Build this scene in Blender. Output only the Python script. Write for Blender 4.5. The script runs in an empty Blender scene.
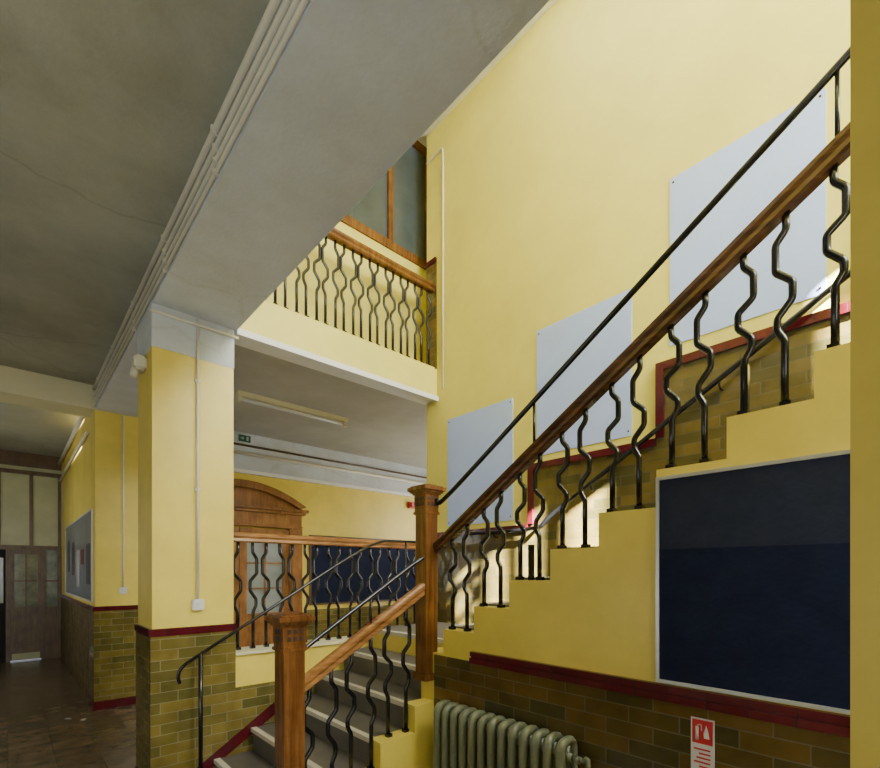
import bpy, bmesh, math, random
from mathutils import Vector, Matrix
random.seed(3)
sc = bpy.context.scene
COL = sc.collection
WP = {}

# ------------------------------------------------------------------ materials
def newmat(name):
    m = bpy.data.materials.new(name); m.use_nodes = True
    nt = m.node_tree; b = nt.nodes['Principled BSDF']
    return m, nt, b

def paint(name, c, rough=0.55, var=0.12, scale=2.5, bump=0.05, metal=0.0, c2=None, spec=0.5, stain=0.0, crack=0.0):
    m, nt, b = newmat(name)
    tc = nt.nodes.new('ShaderNodeTexCoord')
    n = nt.nodes.new('ShaderNodeTexNoise'); n.inputs['Scale'].default_value = scale
    n.inputs['Detail'].default_value = 6; n.inputs['Roughness'].default_value = 0.6
    nt.links.new(tc.outputs['UV'], n.inputs['Vector'])
    r = nt.nodes.new('ShaderNodeValToRGB')
    r.color_ramp.elements[0].position = 0.3; r.color_ramp.elements[1].position = 0.7
    d = c2 if c2 else tuple(x * (1 - var) for x in c)
    r.color_ramp.elements[0].color = (*d, 1); r.color_ramp.elements[1].color = (*c, 1)
    nt.links.new(n.outputs['Fac'], r.inputs['Fac'])
    out = r.outputs['Color']
    def mul(o, out):
        mm = nt.nodes.new('ShaderNodeMix'); mm.data_type = 'RGBA'; mm.blend_type = 'MULTIPLY'; mm.inputs['Factor'].default_value = 1
        nt.links.new(out, mm.inputs['A']); nt.links.new(o, mm.inputs['B']); return mm.outputs['Result']
    if crack:
        v = nt.nodes.new('ShaderNodeTexVoronoi'); v.feature = 'DISTANCE_TO_EDGE'; v.inputs['Scale'].default_value = 0.5
        dn = nt.nodes.new('ShaderNodeTexNoise'); dn.inputs['Scale'].default_value = 2.2; dn.inputs['Detail'].default_value = 6
        nt.links.new(tc.outputs['UV'], dn.inputs['Vector'])
        ad = nt.nodes.new('ShaderNodeMix'); ad.data_type = 'RGBA'; ad.blend_type = 'ADD'; ad.inputs['Factor'].default_value = 0.45
        nt.links.new(tc.outputs['UV'], ad.inputs['A']); nt.links.new(dn.outputs['Color'], ad.inputs['B'])
        nt.links.new(ad.outputs['Result'], v.inputs['Vector'])
        cr = nt.nodes.new('ShaderNodeValToRGB'); cr.color_ramp.elements[0].position = 0.0; cr.color_ramp.elements[1].position = 0.008
        g = 1-crack; cr.color_ramp.elements[0].color = (g, g, g*0.95, 1); cr.color_ramp.elements[1].color = (1, 1, 1, 1)
        nt.links.new(v.outputs['Distance'], cr.inputs['Fac']); out = mul(cr.outputs['Color'], out)
    if stain:
        n4 = nt.nodes.new('ShaderNodeTexNoise'); n4.inputs['Scale'].default_value = 0.8; n4.inputs['Detail'].default_value = 8; n4.inputs['Roughness'].default_value = 0.7
        nt.links.new(tc.outputs['UV'], n4.inputs['Vector'])
        sr = nt.nodes.new('ShaderNodeValToRGB'); sr.color_ramp.elements[0].position = 0.35; sr.color_ramp.elements[1].position = 0.6
        g = 1-stain; sr.color_ramp.elements[0].color = (g, g*0.98, g*0.9, 1); sr.color_ramp.elements[1].color = (1, 1, 1, 1)
        nt.links.new(n4.outputs['Fac'], sr.inputs['Fac']); out = mul(sr.outputs['Color'], out)
    nt.links.new(out, b.inputs['Base Color'])
    b.inputs['Roughness'].default_value = rough; b.inputs['Metallic'].default_value = metal
    b.inputs['Specular IOR Level'].default_value = spec
    if bump:
        n2 = nt.nodes.new('ShaderNodeTexNoise'); n2.inputs['Scale'].default_value = 45
        nt.links.new(tc.outputs['UV'], n2.inputs['Vector'])
        bp = nt.nodes.new('ShaderNodeBump'); bp.inputs['Strength'].default_value = bump
        bp.inputs['Distance'].default_value = 0.01
        nt.links.new(n2.outputs['Fac'], bp.inputs['Height']); nt.links.new(bp.outputs['Normal'], b.inputs['Normal'])
    return m

def tiles(name, c1, c2, mortar, w=0.225, h=0.075, ms=0.003, rough=0.14, offset=0.5, lo=0.5):
    m, nt, b = newmat(name)
    tc = nt.nodes.new('ShaderNodeTexCoord')
    br = nt.nodes.new('ShaderNodeTexBrick'); br.offset = offset
    br.inputs['Scale'].default_value = 1; br.inputs['Brick Width'].default_value = w
    br.inputs['Row Height'].default_value = h; br.inputs['Mortar Size'].default_value = ms
    br.inputs['Mortar Smooth'].default_value = 0.2; br.inputs['Bias'].default_value = 0.0
    br.inputs['Color1'].default_value = (*c1, 1); br.inputs['Color2'].default_value = (*c2, 1)
    br.inputs['Mortar'].default_value = (*mortar, 1)
    nt.links.new(tc.outputs['UV'], br.inputs['Vector'])
    n = nt.nodes.new('ShaderNodeTexNoise'); n.inputs['Scale'].default_value = 6; n.inputs['Detail'].default_value = 4
    nt.links.new(tc.outputs['UV'], n.inputs['Vector'])
    mx = nt.nodes.new('ShaderNodeMix'); mx.data_type = 'RGBA'; mx.blend_type = 'MULTIPLY'
    mx.inputs['Factor'].default_value = 0.6
    r = nt.nodes.new('ShaderNodeValToRGB')
    r.color_ramp.elements[0].position = 0.3; r.color_ramp.elements[0].color = (lo, lo, lo, 1)
    r.color_ramp.elements[1].position = 0.65
    nt.links.new(n.outputs['Fac'], r.inputs['Fac'])
    nt.links.new(br.outputs['Color'], mx.inputs['A']); nt.links.new(r.outputs['Color'], mx.inputs['B'])
    nt.links.new(mx.outputs['Result'], b.inputs['Base Color'])
    rr = nt.nodes.new('ShaderNodeMapRange'); rr.inputs['To Min'].default_value = rough*1.8; rr.inputs['To Max'].default_value = rough*0.7
    nt.links.new(n.outputs['Fac'], rr.inputs['Value']); nt.links.new(rr.outputs['Result'], b.inputs['Roughness'])
    n3 = nt.nodes.new('ShaderNodeTexNoise'); n3.inputs['Scale'].default_value = 9
    nt.links.new(tc.outputs['UV'], n3.inputs['Vector'])
    bp0 = nt.nodes.new('ShaderNodeBump'); bp0.inputs['Strength'].default_value = 0.35; bp0.inputs['Distance'].default_value = 0.012
    nt.links.new(n3.outputs['Fac'], bp0.inputs['Height'])
    bp = nt.nodes.new('ShaderNodeBump'); bp.inputs['Strength'].default_value = 0.5; bp.inputs['Distance'].default_value = 0.004
    bp.invert = True
    nt.links.new(bp0.outputs['Normal'], bp.inputs['Normal'])
    nt.links.new(br.outputs['Fac'], bp.inputs['Height']); nt.links.new(bp.outputs['Normal'], b.inputs['Normal'])
    return m

def wood(name, c1, c2, rough=0.3, vertical=True):
    m, nt, b = newmat(name)
    tc = nt.nodes.new('ShaderNodeTexCoord')
    mp = nt.nodes.new('ShaderNodeMapping')
    mp.inputs['Scale'].default_value = (22, 22, 2.0) if vertical else (3, 3, 30)
    nt.links.new(tc.outputs['Object'], mp.inputs['Vector'])
    n = nt.nodes.new('ShaderNodeTexNoise'); n.inputs['Scale'].default_value = 1.5; n.inputs['Detail'].default_value = 6
    n.inputs['Distortion'].default_value = 0.8
    nt.links.new(mp.outputs['Vector'], n.inputs['Vector'])
    r = nt.nodes.new('ShaderNodeValToRGB')
    r.color_ramp.elements[0].position = 0.28; r.color_ramp.elements[1].position = 0.72
    r.color_ramp.elements[0].color = (*c2, 1); r.color_ramp.elements[1].color = (*c1, 1)
    nt.links.new(n.outputs['Fac'], r.inputs['Fac'])
    n2 = nt.nodes.new('ShaderNodeTexNoise'); n2.inputs['Scale'].default_value = 5; n2.inputs['Detail'].default_value = 4
    nt.links.new(tc.outputs['Object'], n2.inputs['Vector'])
    r2 = nt.nodes.new('ShaderNodeValToRGB'); r2.color_ramp.elements[0].position = 0.35; r2.color_ramp.elements[1].position = 0.6
    r2.color_ramp.elements[0].color = (0.5, 0.45, 0.4, 1)
    nt.links.new(n2.outputs['Fac'], r2.inputs['Fac'])
    mm = nt.nodes.new('ShaderNodeMix'); mm.data_type = 'RGBA'; mm.blend_type = 'MULTIPLY'; mm.inputs['Factor'].default_value = 0.7
    nt.links.new(r.outputs['Color'], mm.inputs['A']); nt.links.new(r2.outputs['Color'], mm.inputs['B'])
    nt.links.new(mm.outputs['Result'], b.inputs['Base Color'])
    b.inputs['Roughness'].default_value = rough
    return m

M = {}
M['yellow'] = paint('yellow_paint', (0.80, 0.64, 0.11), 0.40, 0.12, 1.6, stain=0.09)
M['yellowshade'] = paint('shaded_yellow_paint', (0.47, 0.37, 0.065), 0.42, 0.14, 1.6, stain=0.15)  # yellow paint with the near pillar's shade put into the base colour
M['yellow2'] = paint('yellow_wall_paint', (0.80, 0.71, 0.16), 0.5, 0.12, 1.0, stain=0.09)
M['cream'] = paint('cream_paint', (0.70, 0.66, 0.42), 0.5, 0.1)
M['grey'] = paint('grey_paint', (0.62, 0.67, 0.73), 0.6, 0.14, 1.5, 0.15, stain=0.18, crack=0.1)
M['white'] = paint('white_paint', (0.80, 0.80, 0.76), 0.5, 0.1)
M['ceil'] = paint('old_ceiling_paint', (0.45, 0.46, 0.38), 0.6, 0.2, 1.0, 0.15, stain=0.28, crack=0.22)
M['ceilhall'] = paint('hall_ceiling_paint', (0.50, 0.50, 0.45), 0.6, 0.2, 1.0, 0.15, stain=0.15)
M['patch'] = paint('bluegrey_paint', (0.44, 0.55, 0.95), 0.55, 0.08, 2)
M['maroon'] = tiles('maroon_glazed_trim', (0.115, 0.009, 0.016), (0.08, 0.006, 0.011), (0.04, 0.015, 0.015), 0.15, 5.0, 0.003, 0.12)
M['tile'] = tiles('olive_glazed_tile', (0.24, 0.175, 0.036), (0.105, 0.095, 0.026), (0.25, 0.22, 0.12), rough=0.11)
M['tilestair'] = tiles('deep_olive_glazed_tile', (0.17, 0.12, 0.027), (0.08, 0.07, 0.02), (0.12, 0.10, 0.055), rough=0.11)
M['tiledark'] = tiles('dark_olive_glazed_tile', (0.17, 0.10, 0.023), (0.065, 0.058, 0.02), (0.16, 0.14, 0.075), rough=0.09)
M['tilematt'] = tiles('worn_brown_tile', (0.14, 0.09, 0.03), (0.07, 0.055, 0.02), (0.18, 0.15, 0.08), rough=0.4)
M['floor'] = tiles('worn_brown_floor', (0.20, 0.145, 0.085), (0.15, 0.105, 0.06), (0.07, 0.05, 0.03), 0.3, 0.3, 0.002, 0.18, 0.0, 0.3)
M['wood'] = wood('varnished_oak', (0.25, 0.105, 0.027), (0.11, 0.04, 0.010), 0.22)
M['oak'] = wood('golden_oak', (0.40, 0.185, 0.055), (0.22, 0.09, 0.025), 0.3)
M['rail'] = wood('dark_handrail_wood', (0.15, 0.062, 0.023), (0.06, 0.023, 0.009), 0.2, False)
M['railo'] = wood('golden_handrail_wood', (0.42, 0.20, 0.062), (0.20, 0.082, 0.022), 0.22, False)
M['brown'] = wood('brown_frame_wood', (0.15, 0.09, 0.035), (0.09, 0.05, 0.02), 0.35)
M['carve'] = paint('dark_carving', (0.03, 0.012, 0.006), 0.5)
M['iron'] = paint('black_iron_paint', (0.008, 0.008, 0.009), 0.16, 0.2, 8, 0)
M['stone'] = paint('tread_stone', (0.13, 0.115, 0.09), 0.6, 0.3, 5)
M['nosing'] = paint('pale_nosing', (0.60, 0.56, 0.44), 0.6, 0.2, 6)
M['navy'] = paint('navy_felt', (0.009, 0.014, 0.042), 0.8, 0.35, 9, 0.2, spec=0.18)
M['navy2'] = paint('navy_felt_light', (0.023, 0.029, 0.054), 0.8, 0.25, 9, 0.2, spec=0.18)
M['alu'] = paint('aluminium_frame', (0.5, 0.5, 0.47), 0.35, 0.1, 5, 0, 0.6)
M['conduit'] = paint('conduit_paint', (0.74, 0.70, 0.56), 0.5, 0.15)
M['plastic'] = paint('white_plastic', (0.7, 0.7, 0.68), 0.4, 0.05, 3, 0)
M['rad'] = paint('radiator_paint', (0.19, 0.205, 0.12), 0.32, 0.3, 12)
M['red'] = paint('red_plastic', (0.55, 0.02, 0.02), 0.35, 0.05, 3, 0)
M['dullred'] = paint('dull_red_print', (0.16, 0.03, 0.03), 0.5, 0.3, 8, 0)
M['green'] = paint('green_sign', (0.015, 0.11, 0.06), 0.4, 0.05, 3, 0)
M['olivepanel'] = paint('olive_glass_panel', (0.50, 0.50, 0.28), 0.3, 0.25, 2, 0)
M['greenglass'] = paint('dull_bluegreen_glazing', (0.085, 0.105, 0.11), 0.10, 0.3, 3, 0)
M['paleglass'] = paint('pale_glazing', (0.34, 0.38, 0.36), 0.12, 0.35, 3, 0)
M['dimglass'] = paint('dim_glazing', (0.24, 0.27, 0.20), 0.12, 0.5, 5, 0)
M['dark'] = paint('painted_dark', (0.012, 0.011, 0.01), 0.8, 0.1, 3, 0)
M['paper'] = paint('paper', (0.40, 0.40, 0.38), 0.5, 0.1, 5, 0)
M['bluepaper'] = paint('greyish_board', (0.17, 0.185, 0.20), 0.3, 0.5, 4, 0)
M['photo'] = paint('dark_print', (0.06, 0.05, 0.055), 0.4, 0.6, 12, 0)

# ------------------------------------------------------------------ geometry helpers
def box(bm, x0, x1, y0, y1, z0, z1, mi=0):
    v = [bm.verts.new(p) for p in ((x0,y0,z0),(x1,y0,z0),(x1,y1,z0),(x0,y1,z0),(x0,y0,z1),(x1,y0,z1),(x1,y1,z1),(x0,y1,z1))]
    for f in ((0,3,2,1),(4,5,6,7),(0,1,5,4),(1,2,6,5),(2,3,7,6),(3,0,4,7)):
        bm.faces.new([v[i] for i in f]).material_index = mi

def prism(bm, pts, axis, a, b, mi=0):
    def P(p, t):
        return (t, p[0], p[1]) if axis == 'x' else ((p[0], t, p[1]) if axis == 'y' else (p[0], p[1], t))
    A = [bm.verts.new(P(p, a)) for p in pts]; B = [bm.verts.new(P(p, b)) for p in pts]
    n = len(pts); fs = [bm.faces.new(A), bm.faces.new(list(reversed(B)))]
    for i in range(n):
        fs.append(bm.faces.new([A[i], B[i], B[(i+1) % n], A[(i+1) % n]]))
    for f in fs: f.material_index = mi

def smoothpath(pts, sub=4):
    P = [Vector(p) for p in pts]; out = []
    for i in range(len(P)-1):
        p0 = P[max(i-1,0)]; p1 = P[i]; p2 = P[i+1]; p3 = P[min(i+2,len(P)-1)]
        for k in range(sub):
            t = k/sub
            out.append(0.5*((2*p1)+(-p0+p2)*t+(2*p0-5*p1+4*p2-p3)*t*t+(-p0+3*p1-3*p2+p3)*t**3))
    out.append(P[-1]); return out

def cornered(pts, d=0.011):
    P = [Vector(p) for p in pts]; out = [P[0]]
    for i in range(1, len(P)-1):
        a = (P[i-1]-P[i]); b = (P[i+1]-P[i])
        la = min(d, a.length*0.45); lb = min(d, b.length*0.45)
        A = P[i]+a.normalized()*la; B = P[i]+b.normalized()*lb
        out += [A, (A+B)*0.25+P[i]*0.5, B]
    out.append(P[-1]); return out

def tube(bm, pts, r, n=8, mi=0, closed=False):
    P = [Vector(p) for p in pts]; rings = []
    N = len(P); nrm = None
    for i in range(N):
        if closed: t = (P[(i+1) % N]-P[i-1])
        else: t = P[min(i+1,N-1)]-P[max(i-1,0)]
        t.normalize()
        if nrm is None:
            ref = Vector((0,0,1)) if abs(t.z) < 0.9 else Vector((1,0,0))
            nrm = t.cross(ref).normalized()
        else:
            nrm = (nrm - t*nrm.dot(t)).normalized()
        bn = t.cross(nrm)
        rr = r[i] if isinstance(r, (list, tuple)) else r
        rings.append([bm.verts.new(P[i]+rr*(math.cos(2*math.pi*k/n)*nrm+math.sin(2*math.pi*k/n)*bn)) for k in range(n)])
    for i in range(N if closed else N-1):
        a = rings[i]; b = rings[(i+1) % N]
        for k in range(n):
            f = bm.faces.new([a[k], a[(k+1) % n], b[(k+1) % n], b[k]]); f.smooth = True; f.material_index = mi
    if not closed:
        bm.faces.new(list(reversed(rings[0]))).material_index = mi; bm.faces.new(rings[-1]).material_index = mi

def sweep(bm, pts, prof, mi=0):
    P = [Vector(p) for p in pts]; rings = []
    N = len(P)
    for i in range(N):
        t = (P[min(i+1,N-1)]-P[max(i-1,0)]).normalized()
        s = t.cross(Vector((0,0,1)))
        s = s.normalized() if s.length > 1e-4 else Vector((1,0,0))
        u = s.cross(t)
        rings.append([bm.verts.new(P[i]+a*s+b*u) for a, b in prof])
    n = len(prof)
    for i in range(N-1):
        for k in range(n):
            f = bm.faces.new([rings[i][k], rings[i][(k+1) % n], rings[i+1][(k+1) % n], rings[i+1][k]]); f.material_index = mi
    bm.faces.new(list(reversed(rings[0]))).material_index = mi; bm.faces.new(rings[-1]).material_index = mi

def finish(bm, name, mats):
    bmesh.ops.recalc_face_normals(bm, faces=bm.faces[:])
    uv = bm.loops.layers.uv.new('UVMap')
    for f in bm.faces:
        n = f.normal; ax = max(range(3), key=lambda i: abs(n[i]))
        for l in f.loops:
            c = l.vert.co
            l[uv].uv = (c.y, c.z) if ax == 0 else ((c.x, c.z) if ax == 1 else (c.x, c.y))
    xs = [v.co.x for v in bm.verts]; ys = [v.co.y for v in bm.verts]; zs = [v.co.z for v in bm.verts]
    o = Vector(((min(xs)+max(xs))/2, (min(ys)+max(ys))/2, min(zs)))
    for v in bm.verts: v.co -= o
    me = bpy.data.meshes.new(name); bm.to_mesh(me); bm.free()
    for m in (mats if isinstance(mats, (list, tuple)) else [mats]): me.materials.append(M[m])
    return me, o

def tag(ob, label=None, category=None, kind=None, group=None):
    if label: ob['label'] = label
    if category: ob['category'] = category
    if kind: ob['kind'] = kind
    if group: ob['group'] = group

def place(ob, world, parent=None):
    w = Vector(world); WP[ob.name] = w
    if parent:
        ob.parent = parent; ob.location = w - WP[parent.name]
    else: ob.location = w
    COL.objects.link(ob)

def mk(name, bm, mats, parent=None, label=None, category=None, kind=None, group=None):
    me, o = finish(bm, name, mats)
    ob = bpy.data.objects.new(name, me); place(ob, o, parent); tag(ob, label, category, kind, group)
    return ob

def mkbox(name, d, mats, parent=None, bevel=0, **kw):
    bm = bmesh.new(); box(bm, *d)
    if bevel: bmesh.ops.bevel(bm, geom=bm.edges[:], offset=bevel, segments=2, affect='EDGES')
    return mk(name, bm, mats, parent, **kw)

def empty(name, loc, label, category, group=None, parent=None):
    e = bpy.data.objects.new(name, None); e.empty_display_size = 0.1; place(e, loc, parent)
    tag(e, label, category, None, group); return e

def struct(name, bm_or_box, mat, label, cat):
    if isinstance(bm_or_box, tuple): return mkbox(name, bm_or_box, mat, label=label, category=cat, kind='structure')
    return mk(name, bm_or_box, mat, label=label, category=cat, kind='structure')

# ------------------------------------------------------------------ key dimensions
PX0, PX1 = 0.74, 1.29           # pillar line
PY0, PY1 = 3.77, 4.25           # main pillar
XS, XW = 2.14, 3.43             # stair spandrel, tall wall
CEIL, BEAM = 3.755, 3.48
DADO = 1.20
LAND = 1.05; RISE = 0.168; GO = 0.28; Y1 = 2.29
LR = 0.175; LG = 0.275; LX = 1.155

# ------------------------------------------------------------------ shell
struct('floor', (-1.8, 6.5, -3.2, 11.4, -0.1, 0.0), 'floor', 'worn brown tiled corridor floor', 'floor')
struct('ceiling', (-1.8, 0.74, -3.2, 11.4, CEIL, CEIL+0.12), 'ceil', 'grimy beige painted corridor ceiling', 'ceiling')
struct('ceiling', (0.95, 3.63, -2.6, 4.35, 6.55, 6.65), 'white', 'white ceiling above the stairwell', 'ceiling')
struct('wall_left', (-2.0, -1.8, -3.2, 11.4, 0, CEIL), 'cream', 'cream painted corridor wall', 'wall')
struct('wall_back', (-1.8, 2.14, -3.4, -3.2, 0, CEIL), 'yellow', 'yellow painted corridor end wall', 'wall')
struct('wall_right', (XW, XW+0.2, -2.6, 3.94, 0, 6.55), 'yellow2', 'tall pale yellow painted stairwell wall', 'wall')
struct('wall_upper', (1.09, 1.29, -2.6, 3.97, CEIL, 6.55), 'yellow2', 'yellow upper wall above the ceiling beam', 'wall')
bm = bmesh.new()
WB, WT = 3.5, 4.95
box(bm, 1.29, 1.45, -2.6, -2.4, WB, WT); box(bm, 3.38, 3.43, -2.6, -2.4, WB, WT)
box(bm, 1.29, 3.43, -2.6, -2.4, 0, WB); box(bm, 1.29, 3.43, -2.6, -2.4, WT, 6.55)
struct('wall_stair_end', bm, 'yellow2', 'yellow stairwell end wall with wide window opening', 'wall')
# added unseen panels, slots shaped to throw sun patches on the tall wall
bm = bmesh.new()
slots = [(1.62, 1.70, 3.9, 4.84), (1.76, 1.82, 3.9, 4.80), (1.88, 1.94, 3.9, 4.88), (2.02, 2.13, 3.6, 4.64), (2.52, 2.62, 4.30, 4.92)]
xp = 1.45
for a, b_, z0, z1 in slots:
    box(bm, xp, a, -2.52, -2.48, WB, WT)
    box(bm, a, b_, -2.52, -2.48, WB, z0); box(bm, a, b_, -2.52, -2.48, z1, WT)
    xp = b_
box(bm, xp, 3.38, -2.52, -2.48, WB, WT)
struct('sun_slot_panels', bm, 'white', 'unseen added panels with slots that shape the sun patches', 'window')
struct('wall_far', (1.29, 6.5, 6.9, 7.1, 0, 3.6), 'yellow', 'yellow painted wall at the back of the hall', 'wall')
struct('wall_corridor', (0.74, 0.94, 7.1, 11.3, 0, CEIL), 'yellow', 'yellow corridor wall behind the pillar', 'wall')
struct('wall_hall', (6.5, 6.7, 3.9, 7.1, 0, 3.6), 'yellow', 'yellow side wall of the hall', 'wall')
struct('wall_hall_side', (3.63, 6.5, 3.74, 3.94, 0, 3.6), 'yellow', 'yellow return wall of the hall', 'wall')
# beams
struct('trim_1', (PX0, PX1+0.02, -3.2, 6.69, BEAM, CEIL+0.1), 'grey', 'long grey painted ceiling beam above the pillars', 'beam')
struct('trim_2', (-1.8, PX0, 6.69, 7.1, BEAM, CEIL), 'cream', 'cream painted cross beam over the corridor', 'beam')
bm = bmesh.new()
box(bm, 1.31, 3.43, 3.77, 3.97, BEAM, 3.8)
struct('trim_3', bm, 'yellow2', 'cream yellow edge beam of the upper landing', 'beam')
bm = bmesh.new(); box(bm, 1.31, 3.43, 3.745, 3.79, BEAM-0.03, BEAM+0.02); box(bm, 1.31, 3.43, 3.79, 3.97, BEAM-0.012, BEAM)
struct('trim_4', bm, 'white', 'white moulding under the landing edge', 'moulding')
struct('ceiling', (1.29, 6.7, 3.97, 7.1, 3.6, 3.8), 'ceilhall', 'grey hall ceiling under the upper landing', 'ceiling')
struct('trim_5', (1.29, 6.5, 6.87, 6.9, 3.06, 3.6), 'grey', 'grey painted band at top of the hall wall', 'trim')
struct('trim_6', (1.29, 6.5, 6.84, 6.9, 3.02, 3.07), 'white', 'pale picture rail on the hall wall', 'trim')
struct('trim_7', (3.36, 3.43, -2.4, 3.94, 6.45, 6.55), 'white', 'white cornice at the top of the stairwell wall', 'cornice')
struct('trim_8', (1.29, 1.5, 6.885, 6.9, 0, DADO-0.06), 'tile', 'olive glazed tile dado', 'tiles')
struct('trim_8', (3.45, 6.5, 6.885, 6.9, 0, 1.0), 'tile', 'olive glazed tile dado on the hall wall', 'tiles')
struct('trim_9', (0.728, 0.74, 7.1, 11.3, 0, DADO-0.06), 'tilematt', 'olive glazed tile dado along the corridor', 'tiles')
struct('trim_9', (0.715, 0.74, 7.1, 11.3, DADO-0.06, DADO), 'maroon', 'maroon dado rail along the corridor', 'dado rail')

# tall-wall stepped dado
segs = [(3.75, 2.54, 1.97), (2.54, 1.42, 2.50), (1.42, 0.30, 3.03), (0.30, -0.82, 3.56), (-0.82, -2.4, 4.1)]
bm = bmesh.new()
pts = [(3.75, LAND), (3.75, 1.97)]
for a, b, z in segs:
    if pts[-1] != (a, z): pts.append((a, z))
    pts.append((b, z))
pts.append((-2.4, LAND))
prism(bm, pts, 'x', 3.418, XW)
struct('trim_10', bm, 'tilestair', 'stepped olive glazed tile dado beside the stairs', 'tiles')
bm = bmesh.new()
prev = None
for a, b, z in segs:
    box(bm, 3.395, 3.43, b, a, z, z+0.055)
    if prev is not None: box(bm, 3.395, 3.43, a-0.055, a, prev+0.055, z)
    prev = z
struct('trim_11', bm, 'maroon', 'stepped maroon glazed dado rail beside the stairs', 'dado rail')
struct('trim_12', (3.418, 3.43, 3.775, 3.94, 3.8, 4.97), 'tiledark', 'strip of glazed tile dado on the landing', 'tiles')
struct('trim_12', (3.405, 3.43, 3.775, 3.94, 4.97, 5.02), 'maroon', 'maroon dado rail end on the landing', 'dado rail')

for y0, y1, z0, z1 in ((0.475, 1.332, 3.19, 4.36), (1.605, 2.461, 2.62, 3.72), (2.728, 3.60, 2.08, 3.21)):
    bm = bmesh.new(); box(bm, 3.424, XW, y0, y1, z0, z1)
    for yy in (y0+0.02, y1-0.03):
        for zz in (z0+0.03, z1-0.04): box(bm, 3.420, 3.4245, yy, yy+0.012, zz, zz+0.012, 1)
    mk('wall_panel', bm, ['patch', 'carve'], label='flat pale blue-grey rectangular panel on the tall yellow wall', category='wall panel', group='blue-grey wall panels')

# ------------------------------------------------------------------ pillars
def pillar(x0, x1, y0, y1, top, label, dado=True, band=True, mat='yellow'):
    e = empty('pillar', ((x0+x1)/2, (y0+y1)/2, 0), label, 'pillar', 'pillars along the corridor')
    mkbox('shaft', (x0, x1, y0, y1, 0, top), mat, e)
    if band: mkbox('painted_band', (x0-0.004, x1+0.004, y0-0.004, y1+0.004, 3.18, top), 'grey', e, label='grey painted top band')
    if dado:
        mkbox('tiled_dado', (x0-0.012, x1+0.012, y0-0.012, y1+0.012, 0.10, DADO-0.055), 'tile', e, label='olive glazed tiles')
        bm = bmesh.new(); box(bm, x0-0.022, x1+0.022, y0-0.022, y1+0.022, DADO-0.055, DADO)
        bmesh.ops.bevel(bm, geom=bm.edges[:], offset=0.006, segments=2, affect='EDGES')
        mk('dado_rail', bm, 'maroon', e, label='maroon glazed rail')
        mkbox('plinth', (x0-0.02, x1+0.02, y0-0.02, y1+0.02, 0, 0.10), 'maroon', e, label='maroon plinth')
    return e
pillar(PX0, PX1, PY0, PY1, BEAM, 'square yellow pillar with grey top and olive tiles beside stairs')
pillar(PX0, PX1, 6.69, 7.1, BEAM, 'square yellow pillar with olive tile dado further along corridor', band=False)
pillar(PX0, PX1, -0.42, 0.08, BEAM, 'plain yellow painted square pillar close by, shade put into its colour', mat='yellowshade')

# ------------------------------------------------------------------ staircase
st = empty('staircase', (2.6, 2.4, 0), 'two-flight stone staircase with yellow painted sides and stepped profile', 'staircase')
NS = 12
prof = [(Y1, 0), (Y1, LAND+RISE)]
for k in range(1, NS+1):
    y = Y1-(k-1)*GO; z = LAND+k*RISE
    if k > 1: prof.append((y, z))
    prof.append((y-GO, z))
prof[-1] = (-2.4, LAND+NS*RISE)
prof.append((-2.4, 0))
bm = bmesh.new(); prism(bm, prof, 'x', XS, 3.418)
mk('upper_flight', bm, 'yellow', st, label='yellow painted upper flight rising in steps')
for k in range(1, NS+1):
    y = Y1-(k-1)*GO; z = LAND+k*RISE
    bm = bmesh.new(); box(bm, XS+0.1, 3.39, y-GO, y+0.012, z, z+0.012); box(bm, XS+0.1, 3.39, y-0.03, y+0.016, z, z+0.016, 1)
    mk('tread', bm, ['stone', 'nosing'], st)
bm = bmesh.new(); box(bm, XS, 3.418, Y1, 2.52, 0, LAND); box(bm, LX+5*LG, 3.418, 2.52, 3.74, 0, LAND)
mk('landing', bm, ['yellow'], st)
lp = [(LX, 0)]
for k in range(1, 6):
    x = LX+(k-1)*LG; lp += [(x, k*LR), (x+LG, k*LR)]
lp += [(LX+5*LG, 0)]
bm = bmesh.new(); prism(bm, lp, 'y', 2.45, 3.74)
mk('lower_flight', bm, 'stone', st, label='stone steps of the lower flight')
lp2 = [(LX-0.02, 0)]
for k in range(1, 5):
    x = LX-0.02+(k-1)*LG; lp2 += [(x, k*LR+0.02), (x+LG, k*LR+0.02)]
lp2[-1] = (XS, 4*LR+0.02); lp2 += [(XS, 0)]
bm = bmesh.new(); prism(bm, lp2, 'y', 2.37, 2.49)
mk('stringer', bm, 'yellow', st, label='yellow painted stepped side')
for k in range(1, 7):
    x = LX+(k-1)*LG; z = k*LR
    bm = bmesh.new(); xe = x+LG if k < 6 else 3.40
    box(bm, x-0.012, xe, 2.49, 3.74, z, z+0.015); box(bm, x-0.018, x+0.025, 2.49, 3.74, z-0.012, z+0.019, 1)
    mk('tread', bm, ['stone', 'nosing'], st)
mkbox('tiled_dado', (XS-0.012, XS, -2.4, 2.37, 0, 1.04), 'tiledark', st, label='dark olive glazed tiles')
bm = bmesh.new()
box(bm, XS-0.034, XS, -2.4, 2.02, 1.035, 1.068); box(bm, XS-0.018, XS, -2.4, 2.02, 1.068, 1.078); box(bm, XS-0.028, XS, -2.4, 2.02, 1.078, 1.105)
mk('dado_rail', bm, 'maroon', st, label='maroon glazed rail')

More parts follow.
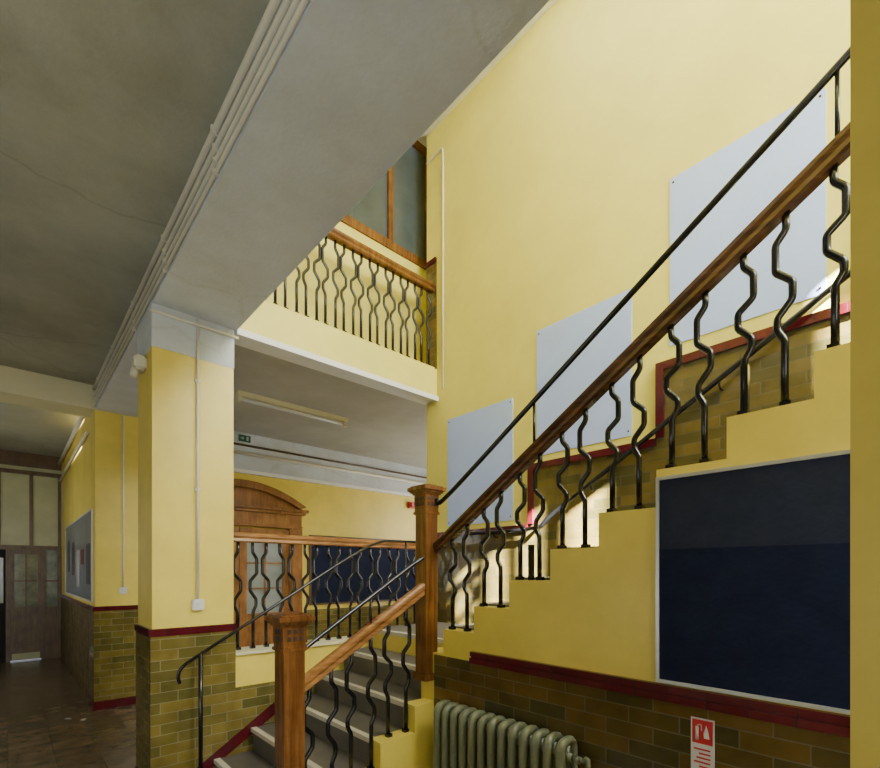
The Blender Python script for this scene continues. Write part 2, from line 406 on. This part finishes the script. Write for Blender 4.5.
bm = bmesh.new(); box(bm, 1.29, 3.43, 3.77, 3.97, 0, 0.95)
struct('wall_low', bm, 'yellow', 'low yellow parapet wall between stairs and hall', 'wall')
struct('trim_13', (1.302, 3.418, 3.758, 3.77, 0, 0.70), 'tile', 'olive glazed tiles on the low parapet', 'tiles')
struct('trim_13', (1.302, 3.43, 3.745, 3.99, 0.95, 0.975), 'cream', 'cream coping on the low parapet', 'coping')
bm = bmesh.new()
prism(bm, [(1.0, 0.05), (1.0, 0.14), (2.6, 1.17), (2.6, 1.06)], 'y', 3.742, 3.757)
struct('baseboard_stair', bm, 'maroon', 'sloping maroon glazed skirting beside the lower steps', 'baseboard')

# ------------------------------------------------------------------ balusters
PROF = [(0,0),(0.10,0),(0.16,0.034),(0.30,0.034),(0.37,-0.020),(0.46,-0.020),(0.54,0.028),(0.60,0.028),(0.66,0.004),(1.0,0.004)]
BC = {}
def baluster(x, y, z0, z1, axis, mir, parent, rad=0.0135):
    h = round(z1-z0, 3); key = (h, axis, mir)
    if key not in BC:
        bm = bmesh.new()
        pts = []
        for f, o in PROF:
            d = o*mir; z = h*(1-f)
            pts.append((d, 0, z) if axis == 'x' else (0, d, z))
        tube(bm, cornered(pts), rad, 8)
        box(bm, -0.018, 0.018, -0.018, 0.018, 0, 0.02)
        bmesh.ops.recalc_face_normals(bm, faces=bm.faces[:])
        bm.loops.layers.uv.new('UVMap')
        me = bpy.data.meshes.new('baluster'); bm.to_mesh(me); bm.free(); me.materials.append(M['iron'])
        BC[key] = me
    ob = bpy.data.objects.new('baluster', BC[key]); place(ob, (x, y, z0), parent)
RP = [(-0.032,-0.03),(-0.02,-0.04),(0.02,-0.04),(0.032,-0.03),(0.026,-0.008),(0.036,0.008),(0.034,0.026),(0.018,0.038),(-0.018,0.038),(-0.034,0.026),(-0.036,0.008),(-0.026,-0.008)]

def newel(x, y, z0, z1, parent, w=0.055):
    bm = bmesh.new()
    def b(hw, a, c, mi=0): box(bm, x-hw, x+hw, y-hw, y+hw, a, c, mi)
    b(w, z0, z1-0.19)
    b(w+0.012, z0, z0+0.05)
    b(w+0.010, z1-0.205, z1-0.185); b(w+0.004, z1-0.185, z1-0.165)
    b(w+0.006, z1-0.165, z1-0.065)
    for i in range(3):
        o = -0.034+0.034*i
        for zz in (z1-0.15, z1-0.112):
            for s in (-1, 1):
                box(bm, x+o-0.011, x+o+0.011, y+s*(w+0.007)-0.002, y+s*(w+0.007)+0.002, zz, zz+0.026, 1)
                box(bm, x+s*(w+0.007)-0.002, x+s*(w+0.007)+0.002, y+o-0.011, y+o+0.011, zz, zz+0.026, 1)
    b(w+0.016, z1-0.070, z1-0.058); b(w+0.028, z1-0.058, z1-0.045); b(w+0.040, z1-0.045, z1-0.018); b(w+0.026, z1-0.018, z1-0.009); b(w-0.005, z1-0.009, z1)
    for s in (-1, 1):
        for o in (-0.03, 0.03):
            box(bm, x+o-0.003, x+o+0.003, y+s*w-0.001, y+s*w+0.001, z0+0.12, z1-0.26, 1)
            box(bm, x+s*w-0.001, x+s*w+0.001, y+o-0.003, y+o+0.003, z0+0.12, z1-0.26, 1)
    bmesh.ops.bevel(bm, geom=[e for e in bm.edges if e.calc_length() > 0.06], offset=0.0025, segments=2, affect='EDGES')
    return mk('newel_post', bm, ['wood', 'carve'], parent)

# upper flight balustrade
XB = 2.175
def railz(y): return 1.81+0.630*(2.32-y)
ub = empty('stair_balustrade', (XB, 2.0, LAND), 'dark wood handrail on wavy black iron balusters of upper flight', 'balustrade')
bm = bmesh.new(); sweep(bm, [(XB, 2.40, railz(2.40)), (XB, 1.0, railz(1.0)), (XB, -1.0, railz(-1.0))], RP)
mk('handrail', bm, 'rail', ub)
newel(2.13, 2.45, 0.86, 2.20, ub)
i = 0
y = Y1-0.05
while y > -1.0:
    k = int((Y1-y)/GO)+1
    baluster(XB, y, LAND+k*RISE, railz(y)-0.03, 'y', 1 if i % 2 else -1, ub); y -= GO/2; i += 1
def brz(y): return 2.09+0.640*(2.32-y)
bm = bmesh.new(); tube(bm, smoothpath([(XB-0.03, 2.44, 2.10), (XB-0.01, 2.38, 2.09), (XB, 2.25, brz(2.25)), (XB, 1.2, brz(1.2)), (XB, -1.0, brz(-1.0))], 6), 0.015, 10)
for yy in (1.58, 0.27, -0.7):
    tube(bm, [(XB, yy, railz(yy)), (XB, yy, brz(yy))], 0.008, 8)
mk('guard_rail', bm, 'iron', ub, label='thin black metal upper rail')
for yy in (1.60, 0.555):
    k = int((Y1-yy)/GO)+1
    mkbox('standard', (XB-0.013, XB+0.013, yy-0.013, yy+0.013, LAND+k*RISE, LAND+k*RISE+0.20), 'iron', ub, label='thick black iron standard')

# lower flight balustrade
YB = 2.435
def lrz(x): return 1.0+0.585*(x-1.249)
lb = empty('stair_balustrade', (1.6, YB, 0), 'golden wood handrail on wavy black iron balusters of lower flight', 'balustrade')
bm = bmesh.new(); sweep(bm, [(1.17, YB, lrz(1.17)), (2.09, YB, lrz(2.09))], RP)
mk('handrail', bm, 'railo', lb)
newel(1.13, YB, 0, 1.38, lb, 0.06)
x = LX+0.09; i = 0
while x < 2.05:
    k = int((x-LX+0.02)/LG)+1
    baluster(x, YB, min(k, 4)*LR+0.02, lrz(x)-0.03, 'x', 1 if i % 2 else -1, lb); x += LG/2; i += 1
bm = bmesh.new(); tube(bm, smoothpath([(1.15, YB-0.03, 1.14), (1.3, YB, 1.225), (1.95, YB, 1.62), (2.10, YB-0.02, 1.71)], 5), 0.013, 10)
tube(bm, [(1.66, YB, lrz(1.66)), (1.66, YB, 1.44)], 0.008)
mk('guard_rail', bm, 'iron', lb, label='thin black metal upper rail')

hb = empty('parapet_balustrade', (2.36, 3.87, 0.975), 'golden wood rail on wavy black iron balusters above the parapet', 'balustrade')
bm = bmesh.new(); sweep(bm, [(1.29, 3.87, 1.88), (3.43, 3.87, 1.88)], RP); mk('handrail', bm, 'railo', hb)
x = 1.36; i = 0
while x < 3.4: baluster(x, 3.87, 0.975, 1.85, 'x', 1 if i % 2 else -1, hb); x += 0.115; i += 1
bb = empty('landing_balustrade', (2.36, 3.87, 3.8), 'varnished wood rail on wavy black iron balusters of upper landing', 'balustrade')
bm = bmesh.new(); sweep(bm, [(1.29, 3.83, 4.70), (3.418, 3.83, 4.70)], [(a*1.2, b*1.25) for a, b in RP]); mk('handrail', bm, 'wood', bb)
mkbox('base_rail', (1.29, 3.418, 3.80, 3.86, 3.8, 3.83), 'yellow2', bb, label='cream kerb')
x = 1.36; i = 0
while x < 3.4: baluster(x, 3.83, 3.83, 4.66, 'x', 1 if i % 2 else -1, bb); x += 0.095; i += 1

# wall handrail on tall wall
bm = bmesh.new()
def wz(y): return 2.06+0.60*(2.29-y)
tube(bm, smoothpath([(3.35, 3.2, 1.98), (3.35, 2.45, 1.98), (3.35, 2.2, wz(2.2)), (3.35, 1.0, wz(1.0)), (3.35, -1.0, wz(-1.0))], 6), 0.018, 10)
for yy in (2.9, 1.9, 1.0, 0.1):
    z = wz(yy) if yy < 2.4 else 1.98
    tube(bm, smoothpath([(3.35, yy, z-0.01), (3.37, yy, z-0.05), (3.425, yy, z-0.05)], 3), 0.007, 6)
mk('wall_handrail', bm, 'iron', label='thin black metal handrail fixed to the tall tiled wall', category='handrail')
bm = bmesh.new()
tube(bm, smoothpath([(0.885, 3.65, 0.82), (0.875, 3.65, 0.87), (0.90, 3.65, 0.93), (1.02, 3.65, 1.01), (1.5, 3.65, 1.29), (2.2, 3.65, 1.70), (2.55, 3.65, 1.87), (2.8, 3.65, 1.90), (3.33, 3.65, 1.90)], 6), 0.012, 10)
tube(bm, [(1.02, 3.65, 0), (1.02, 3.65, 1.01)], 0.015, 10)
tube(bm, [(2.9, 3.65, LAND), (2.9, 3.65, 1.90)], 0.011, 10)
mk('metal_handrail', bm, 'iron', label='black tubular metal handrail standing on post by bottom step', category='handrail')

# ------------------------------------------------------------------ notice boards
def board_x(name, x, y0, y1, z0, z1, fr, label, t=0.02):
    e = empty(name, (x, (y0+y1)/2, z0), label, 'notice board')
    f = 0.014
    bm = bmesh.new()
    box(bm, x-t, x, y0, y1, z0, z0+f); box(bm, x-t, x, y0, y1, z1-f, z1); box(bm, x-t, x, y0, y0+f, z0+f, z1-f); box(bm, x-t, x, y1-f, y1, z0+f, z1-f)
    mk('frame', bm, fr, e, label='slim metal frame')
    return e
e = board_x('notice_board', XS, -0.95, 0.885, 1.112, 2.02, 'alu', 'large navy felt notice board in slim frame on stair side')
mkbox('felt_panel', (XS-0.012, XS-0.001, -0.936, 0.871, 1.126, 1.70), 'navy', e)
mkbox('felt_panel', (XS-0.0125, XS-0.001, -0.936, 0.871, 1.70, 2.006), 'navy2', e, label='paler faded upper felt')
e = board_x('notice_board', 0.74, 6.85, 10.2, 1.24, 2.35, 'plastic', 'pale framed dark grey display board with prints along the corridor')
mkbox('panel', (0.725, 0.739, 6.87, 10.18, 1.26, 2.33), 'bluepaper', e)
for y0, z0, mt in ((7.0, 1.45, 'photo'), (7.6, 1.7, 'dullred'), (8.1, 1.40, 'paper'), (8.8, 1.55, 'photo'), (9.5, 1.6, 'photo')):
    mkbox('paper', (0.722, 0.7245, y0, y0+0.35, z0, z0+(0.2 if mt == 'dullred' else 0.5)), mt, e)
e = empty('notice_board', (4.8, 6.9, 1.1), 'dark navy notice board on the back wall of hall', 'notice board')
mkbox('felt_panel', (3.55, 5.95, 6.875, 6.899, 1.1, 2.16), 'navy', e)
bm = bmesh.new(); box(bm, 3.52, 5.98, 6.87, 6.899, 2.16, 2.19); box(bm, 3.52, 5.98, 6.87, 6.899, 1.07, 1.1); box(bm, 3.52, 3.55, 6.87, 6.899, 1.1, 2.16); box(bm, 5.95, 5.98, 6.87, 6.899, 1.1, 2.16)
mk('frame', bm, 'brown', e)

e = empty('fire_sign', (XS-0.014, 0.695, 0.74), 'small white and red fire notice fixed to dark tiles', 'sign')
mkbox('plate', (XS-0.016, XS-0.012, 0.65, 0.74, 0.72, 0.99), 'plastic', e)
mkbox('red_header', (XS-0.018, XS-0.016, 0.656, 0.734, 0.885, 0.984), 'red', e)
bm = bmesh.new()
tube(bm, [(XS-0.019, 0.715, 0.90), (XS-0.019, 0.715, 0.955)], 0.006, 8); tube(bm, smoothpath([(XS-0.019, 0.715, 0.958), (XS-0.019, 0.70, 0.965), (XS-0.019, 0.698, 0.94)], 3), 0.002, 6)
prism(bm, [(0.668, 0.91), (0.688, 0.91), (0.69, 0.93), (0.680, 0.965), (0.672, 0.94)], 'x', XS-0.0195, XS-0.018)
mk('pictogram', bm, 'plastic', e, label='white extinguisher and flame symbols')
bm = bmesh.new()
for i in range(7): box(bm, XS-0.0175, XS-0.016, 0.665, 0.728-0.01*(i % 3), 0.75+i*0.018, 0.757+i*0.018)
mk('print_lines', bm, 'red', e)

# ------------------------------------------------------------------ radiator
rd = empty('radiator', (2.03, 1.6, 0), 'old green-grey cast iron column radiator below the stairs', 'radiator')
RY = 1.28; RS = 0.074; RN = 13
def rsec(y):
    bm = bmesh.new()
    x0, x1 = 1.975, 2.085
    loop = []
    cz0, cz1 = 0.13, 0.765; r = 0.04
    for cx, cz, a0 in ((x1-r, cz1-r, 0), (x0+r, cz1-r, 90), (x0+r, cz0+r, 180), (x1-r, cz0+r, 270)):
        for a in range(0, 91, 30):
            t = math.radians(a0+a); loop.append((cx+r*math.cos(t), y, cz+r*math.sin(t)))
    tube(bm, loop, 0.024, 10, closed=True)
    tube(bm, [(2.03, y, cz0), (2.03, y, cz1)], 0.018, 8)
    tube(bm, [(2.03, y-RS/2, 0.69), (2.03, y+RS/2, 0.69)], 0.024, 8)
    tube(bm, [(2.03, y-RS/2, 0.19), (2.03, y+RS/2, 0.19)], 0.024, 8)
    return bm
base, o = finish(rsec(RY), 'section', 'rad')
for i in range(RN):
    ob = bpy.data.objects.new('section', base); place(ob, (o.x, o.y+i*RS, o.z), rd)
for yy in (RY, RY+(RN-1)*RS):
    bm = bmesh.new(); tube(bm, [(1.985, yy, 0), (1.985, yy, 0.12)], [0.028, 0.018], 8); tube(bm, [(2.065, yy, 0), (2.065, yy, 0.12)], [0.028, 0.018], 8)
    mk('foot', bm, 'rad', rd)
bm = bmesh.new(); tube(bm, smoothpath([(2.03, RY-0.04, 0.69), (2.03, RY-0.09, 0.69), (2.03, RY-0.12, 0.65), (2.03, RY-0.12, 0.0)], 4), 0.012, 8)
tube(bm, [(2.03, RY-0.045, 0.69), (2.03, RY-0.075, 0.69)], 0.02, 8)
mk('feed_pipe', bm, 'rad', rd)

# ------------------------------------------------------------------ hall door
dr = empty('door_1', (2.45, 6.88, 0), 'varnished oak double door with segmental arched pediment', 'door'); dr['kind'] = 'structure'
cx = 2.42
bm = bmesh.new()
arc = [(cx-0.95, 2.54)]
for i in range(17):
    t = -1+2*i/16; arc.append((cx+0.93*t, 2.58+0.28*(1-t*t)))
arc.append((cx+0.95, 2.54))
prism(bm, arc, 'y', 6.80, 6.9)
box(bm, cx-1.0, cx+1.0, 6.70, 6.9, 2.51, 2.55); box(bm, cx-0.97, cx+0.97, 6.74, 6.9, 2.47, 2.51)
box(bm, cx-0.93, cx+0.93, 6.80, 6.9, 2.26, 2.47); box(bm, cx-0.94, cx+0.94, 6.785, 6.8, 2.27, 2.30)
mk('pediment', bm, 'oak', dr)
bm = bmesh.new()
aout = [(cx+0.97*t/10, 2.59+0.31*(1-(t/10)**2)) for t in range(-10, 11)]
ain = [(cx+0.87*t/10, 2.56+0.24*(1-(t/10)**2)) for t in range(10, -11, -1)]
prism(bm, aout+ain, 'y', 6.71, 6.80)
mk('arch_moulding', bm, 'oak', dr)
for s in (-1, 1):
    bm = bmesh.new(); xx = cx+s*0.84
    box(bm, xx-0.1, xx+0.1, 6.80, 6.9, 0, 2.26); box(bm, xx-0.07, xx+0.07, 6.785, 6.80, 0.3, 2.1); box(bm, xx-0.12, xx+0.12, 6.78, 6.9, 0, 0.25)
    mk('pilaster', bm, 'oak', dr)
for s in (-1, 1):
    leaf = empty('door_leaf', (cx+s*0.375, 6.86, 0), None, None, parent=dr)
    x0, x1 = (cx-0.74, cx-0.005) if s < 0 else (cx+0.005, cx+0.74)
    bm = bmesh.new()
    box(bm, x0, x0+0.1, 6.84, 6.89, 0.01, 2.24); box(bm, x1-0.1, x1, 6.84, 6.89, 0.01, 2.24)
    for a, b in ((0.01, 0.25), (0.85, 1.0), (2.1, 2.24)): box(bm, x0+0.1, x1-0.1, 6.84, 6.89, a, b)
    box(bm, x0+0.1, x1-0.1, 6.86, 6.88, 0.25, 0.85)
    xm = (x0+x1)/2; box(bm, xm-0.012, xm+0.012, 6.845, 6.885, 1.0, 2.1)
    for zz in (1.36, 1.73): box(bm, x0+0.1, x1-0.1, 6.845, 6.885, zz-0.012, zz+0.012)
    mk('door_frame', bm, 'oak', leaf)
    mkbox('glass_pane', (x0+0.1, x1-0.1, 6.862, 6.872, 1.0, 2.1), 'paleglass', leaf, label='pale glazing')

# ------------------------------------------------------------------ corridor end partition
wt = empty('door_2', (-0.5, 11.32, 0), 'brown framed glazed partition and door closing the corridor', 'door'); wt['kind'] = 'structure'
bm = bmesh.new()
box(bm, -1.8, 0.74, 11.3, 11.4, 3.50, CEIL)
for xv in (0.71, 0.31, -0.12, -0.55, -0.98, -1.41, -1.77):
    box(bm, xv-0.025, xv+0.025, 11.28, 11.36, 2.07, 3.4)
for xv in (0.71, 0.48, 0.0, -1.0, -1.76):
    box(bm, xv-0.03, xv+0.03, 11.28, 11.36, 0, 2.07)
box(bm, 0.51, 0.68, 11.29, 11.34, 0.9, 0.97); box(bm, 0.51, 0.68, 11.29, 11.34, 1.42, 1.45)
box(bm, -1.8, 0.74, 11.27, 11.37, 3.36, 3.43); box(bm, -1.8, 0.74, 11.27, 11.37, 2.0, 2.08)
mk('frame', bm, 'brown', wt)
mkbox('upper_panel', (-1.8, 0.74, 11.31, 11.33, 2.07, 3.52), 'olivepanel', wt, label='dull olive obscured glazing')
mkbox('side_glass', (0.51, 0.68, 11.31, 11.33, 0.9, 2.0), 'dimglass', wt)
mkbox('side_panel', (0.51, 0.68, 11.31, 11.33, 0, 0.9), 'brown', wt)
lf = empty('door_leaf', (0.24, 11.3, 0), None, None, parent=wt)
bm = bmesh.new()
box(bm, 0.03, 0.08, 11.29, 11.33, 0.02, 2.0); box(bm, 0.40, 0.45, 11.29, 11.33, 0.02, 2.0); box(bm, 0.08, 0.40, 11.29, 11.33, 0.02, 0.25); box(bm, 0.08, 0.40, 11.29, 11.33, 0.85, 0.97); box(bm, 0.08, 0.40, 11.29, 11.33, 1.92, 2.0)
box(bm, 0.23, 0.25, 11.295, 11.325, 0.97, 1.92); box(bm, 0.08, 0.40, 11.295, 11.325, 1.43, 1.45)
mk('leaf_frame', bm, 'brown', lf)
mkbox('glass_pane', (0.08, 0.40, 11.31, 11.32, 0.97, 1.92), 'dimglass', lf)
mkbox('lower_panel', (0.08, 0.40, 11.31, 11.32, 0.25, 0.85), 'brown', lf)
mkbox('kick_plate', (0.05, 0.43, 11.28, 11.29, 0.03, 0.14), 'olivepanel', lf, label='dull metal kick plate')
mkbox('dark_sheet', (-1.76, 0.0, 11.33, 11.36, 0, 2.0), 'dark', wt, label='near-black sheet coloured as the unlit room beyond')  # darkness of the opening painted as a near-black sheet
mkbox('glass_pane', (-0.9, -0.06, 11.31, 11.325, 1.05, 1.85), 'paleglass', wt, label='pale pane coloured as the grey light in the opening')  # added pale pane, its colour stands for light in the dark opening

# ------------------------------------------------------------------ landing screen
struct('wall_screen', (1.29, 3.9, 4.15, 4.27, 3.8, 5.15), 'yellow2', 'yellow wall below the glazed landing screen', 'wall')
struct('wall_screen_side', (3.63, 3.83, 3.94, 4.15, 3.8, 6.55), 'yellow2', 'yellow return beside the glazed screen', 'wall')
sw = empty('window_1', (2.5, 4.2, 5.15), 'brown framed glazed screen with dull green panes above landing', 'window'); sw['kind'] = 'structure'
bm = bmesh.new()
box(bm, 1.29, 3.8, 4.13, 4.22, 5.13, 5.22); box(bm, 1.29, 3.8, 4.13, 4.22, 6.47, 6.55)
for xv in (1.33, 1.9, 2.49, 3.08, 3.62): box(bm, xv-0.03, xv+0.03, 4.13, 4.21, 5.2, 6.5)
mk('frame', bm, 'wood', sw)
for a, b in ((1.36, 1.87), (1.93, 2.46), (2.52, 3.05), (3.11, 3.59)):
    mkbox('glass_pane', (a, b, 4.165, 4.175, 5.22, 6.47), 'greenglass', sw)

# ------------------------------------------------------------------ services
def conduit(pts, r, label, mat='conduit', cat='conduit', grp='surface conduits', clips=()):
    bm = bmesh.new(); tube(bm, pts, r, 8)
    for c in clips: box(bm, *c)
    return mk('conduit', bm, mat, label=label, category=cat, group=grp)
conduit([(1.03, 3.755, 3.47), (1.03, 3.755, 1.40)], 0.010, 'thin vertical cream conduit down the pillar face', clips=[(1.012, 1.048, 3.75, 3.77, 2.2, 2.22), (1.012, 1.048, 3.75, 3.77, 3.0, 3.02)])
conduit([(0.72, 3.75, 3.42), (1.32, 3.75, 3.42)], 0.010, 'thin horizontal conduit across the top of pillar')
conduit([(1.01, 6.675, 3.47), (1.01, 6.675, 1.42)], 0.011, 'thin vertical conduit down the far pillar')
for zz, rr in ((3.505, 0.011), (3.56, 0.011), (3.62, 0.013), (3.70, 0.016)):
    bm = bmesh.new(); tube(bm, [(0.74-rr, -3.1, zz), (0.74-rr, 6.66, zz)], rr, 8)
    for yy in range(-2, 7): box(bm, 0.738-2*rr, 0.74, yy*0.98+0.4, yy*0.98+0.415, zz-rr-0.002, zz+rr+0.002)
    mk('conduit', bm, 'conduit', label='long slim cream painted pipe clipped along the ceiling beam', category='conduit', group='surface conduits')
conduit([(0.71, 7.12, 3.62), (0.71, 11.25, 3.62)], 0.03, 'cream pipe under the corridor ceiling')
conduit([(0.71, 7.12, 3.30), (0.71, 11.25, 3.30)], 0.02, 'cream pipe along the corridor wall')
conduit([(1.33, 6.85, 3.42), (6.45, 6.85, 3.42)], 0.016, 'brown painted pipe along the hall wall', 'brown')
conduit([(1.33, 6.845, 3.30), (6.45, 6.845, 3.30)], 0.025, 'pale painted pipe along the hall wall')
conduit([(1.33, 4.05, 3.575), (3.4, 4.05, 3.575)], 0.025, 'pale pipe behind the landing edge beam')
conduit(smoothpath([(3.418, 3.92, 6.12), (3.418, 3.72, 6.14), (3.418, 3.67, 6.10), (3.418, 3.665, 5.9)], 4)+[Vector((3.418, 3.665, 3.55))], 0.011, 'thin conduit looping down the tall yellow wall')
def switch(x, y, z, lab):
    e = bmesh.new(); box(e, x-0.04, x+0.04, y-0.035, y, z-0.04, z+0.04)
    bmesh.ops.bevel(e, geom=e.edges[:], offset=0.006, segments=2, affect='EDGES')
    box(e, x-0.006, x+0.006, y-0.045, y-0.034, z-0.014, z+0.012)
    mk('light_switch', e, 'plastic', label=lab, category='light switch', group='light switches')
switch(1.03, 3.77, 1.36, 'white surface switch at the end of the pillar conduit')
switch(1.01, 6.69, 1.38, 'white surface switch on the far pillar')
bm = bmesh.new(); box(bm, 0.66, 0.74, 3.92, 4.06, 3.06, 3.16); bmesh.ops.bevel(bm, geom=bm.edges[:], offset=0.015, segments=3, affect='EDGES')
tube(bm, [(0.68, 3.99, 3.07), (0.66, 3.99, 3.01)], [0.03, 0.02], 10)
mk('alarm_sensor', bm, 'conduit', label='small cream sensor box on the corridor face of pillar', category='sensor')
e = empty('fluorescent_light', (2.55, 5.33, 3.44), 'long unlit fluorescent batten light under the hall ceiling', 'ceiling light')
bm = bmesh.new(); prism(bm, [(5.29, 3.60), (5.37, 3.60), (5.36, 3.55), (5.30, 3.55)], 'x', 1.86, 3.25); mk('housing', bm, 'cream', e)
bm = bmesh.new(); tube(bm, [(1.9, 5.33, 3.52), (3.21, 5.33, 3.52)], 0.018, 10); mk('tube', bm, 'plastic', e)
for xx in (1.87, 3.21): mkbox('end_cap', (xx, xx+0.03, 5.305, 5.355, 3.49, 3.56), 'cream', e)
bm = bmesh.new(); box(bm, 2.42, 2.58, 6.84, 6.868, 3.47, 3.56, 0)
prism(bm, [(2.44, 3.505), (2.465, 3.505), (2.465, 3.49), (2.49, 3.515), (2.465, 3.54), (2.465, 3.525), (2.44, 3.525)], 'y', 6.838, 6.84, 1)
box(bm, 2.52, 2.55, 6.838, 6.84, 3.485, 3.545, 1)
mk('exit_sign', bm, ['green', 'paper'], label='small green emergency exit sign above the oak door', category='exit sign')
bm = bmesh.new(); box(bm, 5.52, 5.64, 6.83, 6.9, 2.8, 2.92); bmesh.ops.bevel(bm, geom=bm.edges[:], offset=0.01, segments=2, affect='EDGES'); tube(bm, [(5.58, 6.83, 2.86), (5.58, 6.80, 2.86)], [0.045, 0.035], 14)
mk('alarm_sounder', bm, 'red', label='small red fire alarm sounder on the hall wall', category='alarm')
for (x, y, r) in ((0.60, 6.35, 1.2), (0.48, 6.5, 2.0)):
    bm = bmesh.new()
    c, s = math.cos(r), math.sin(r)
    v = [bm.verts.new((x+c*a-s*b, y+s*a+c*b, z)) for a, b, z in ((-.035,-.02,.001),(.035,-.02,.003),(.035,.02,.001),(-.035,.02,.006))]
    w = [bm.verts.new((q.co.x, q.co.y, q.co.z+0.002)) for q in v]
    bm.faces.new(v[::-1]); bm.faces.new(w)
    for i in range(4): bm.faces.new([v[i], v[(i+1) % 4], w[(i+1) % 4], w[i]])
    mk('paper_scrap', bm, 'paper', label='small scrap of white paper on the corridor floor', category='litter', group='paper scraps')

# ------------------------------------------------------------------ lights
def area(name, loc, target, sx, sy, power, color=(1, 1, 1)):
    l = bpy.data.lights.new(name, 'AREA'); l.shape = 'RECTANGLE'; l.size = sx; l.size_y = sy; l.energy = power; l.color = color
    o = bpy.data.objects.new(name, l); o.location = loc
    d = Vector(target)-Vector(loc); o.rotation_euler = d.to_track_quat('-Z', 'Y').to_euler(); COL.objects.link(o)
area('stair_window_light', (2.4, -2.1, 5.4), (3.1, 3, 3.0), 1.8, 1.6, 350, (0.93, 0.98, 1.0))
area('corridor_back_fill', (-0.45, -3.15, 2.0), (0.6, 3, 2.0), 2.2, 2.6, 140, (0.93, 0.97, 1.0))  # added fill in front of the solid end wall, no window there
area('corridor_side_fill', (-1.75, 2.2, 1.5), (1.0, 2.4, 3.2), 3.0, 1.4, 40, (0.88, 0.95, 1.0))  # added fill tilted up to lift beam and ceiling, left wall is solid
area('corridor_far_fill', (-1.75, 8.8, 2.0), (0.7, 9.5, 2.0), 2.5, 1.8, 50, (0.97, 0.98, 0.95))  # added fill for the far corridor and its end wall, no window modelled
area('hall_fill', (6.45, 5.4, 2.0), (3, 5.6, 1.8), 2.0, 2.2, 80, (0.97, 0.98, 1.0))  # added fill for the hall's back wall, side wall is solid
area('landing_top_fill', (2.4, 1.0, 6.5), (2.4, 1.0, 0), 1.6, 3.0, 60, (0.94, 0.98, 1.0))  # added overhead fill for the stairwell, ceiling above is closed
l = bpy.data.lights.new('sun', 'SUN'); l.energy = 480; l.angle = math.radians(0.7); l.color = (1.0, 0.98, 0.95)
so = bpy.data.objects.new('sun', l); so.rotation_euler = Vector((0.30, 1.0, -0.55)).to_track_quat('-Z', 'Y').to_euler(); so.location = (1.0, -8, 8); COL.objects.link(so)
w = bpy.data.worlds.new('World'); sc.world = w; w.use_nodes = True
w.node_tree.nodes['Background'].inputs[0].default_value = (0.8, 0.88, 1, 1); w.node_tree.nodes['Background'].inputs[1].default_value = 0.6

# ------------------------------------------------------------------ camera
cd = bpy.data.cameras.new('camera'); cd.sensor_width = 36; cd.lens = 36*469/880; cd.shift_y = (572-384)/880; cd.clip_start = 0.03
co = bpy.data.objects.new('camera', cd); co.location = (0, 0, 1.6)
co.rotation_euler = (math.radians(90), 0, math.radians(-42.65)); COL.objects.link(co); sc.camera = co
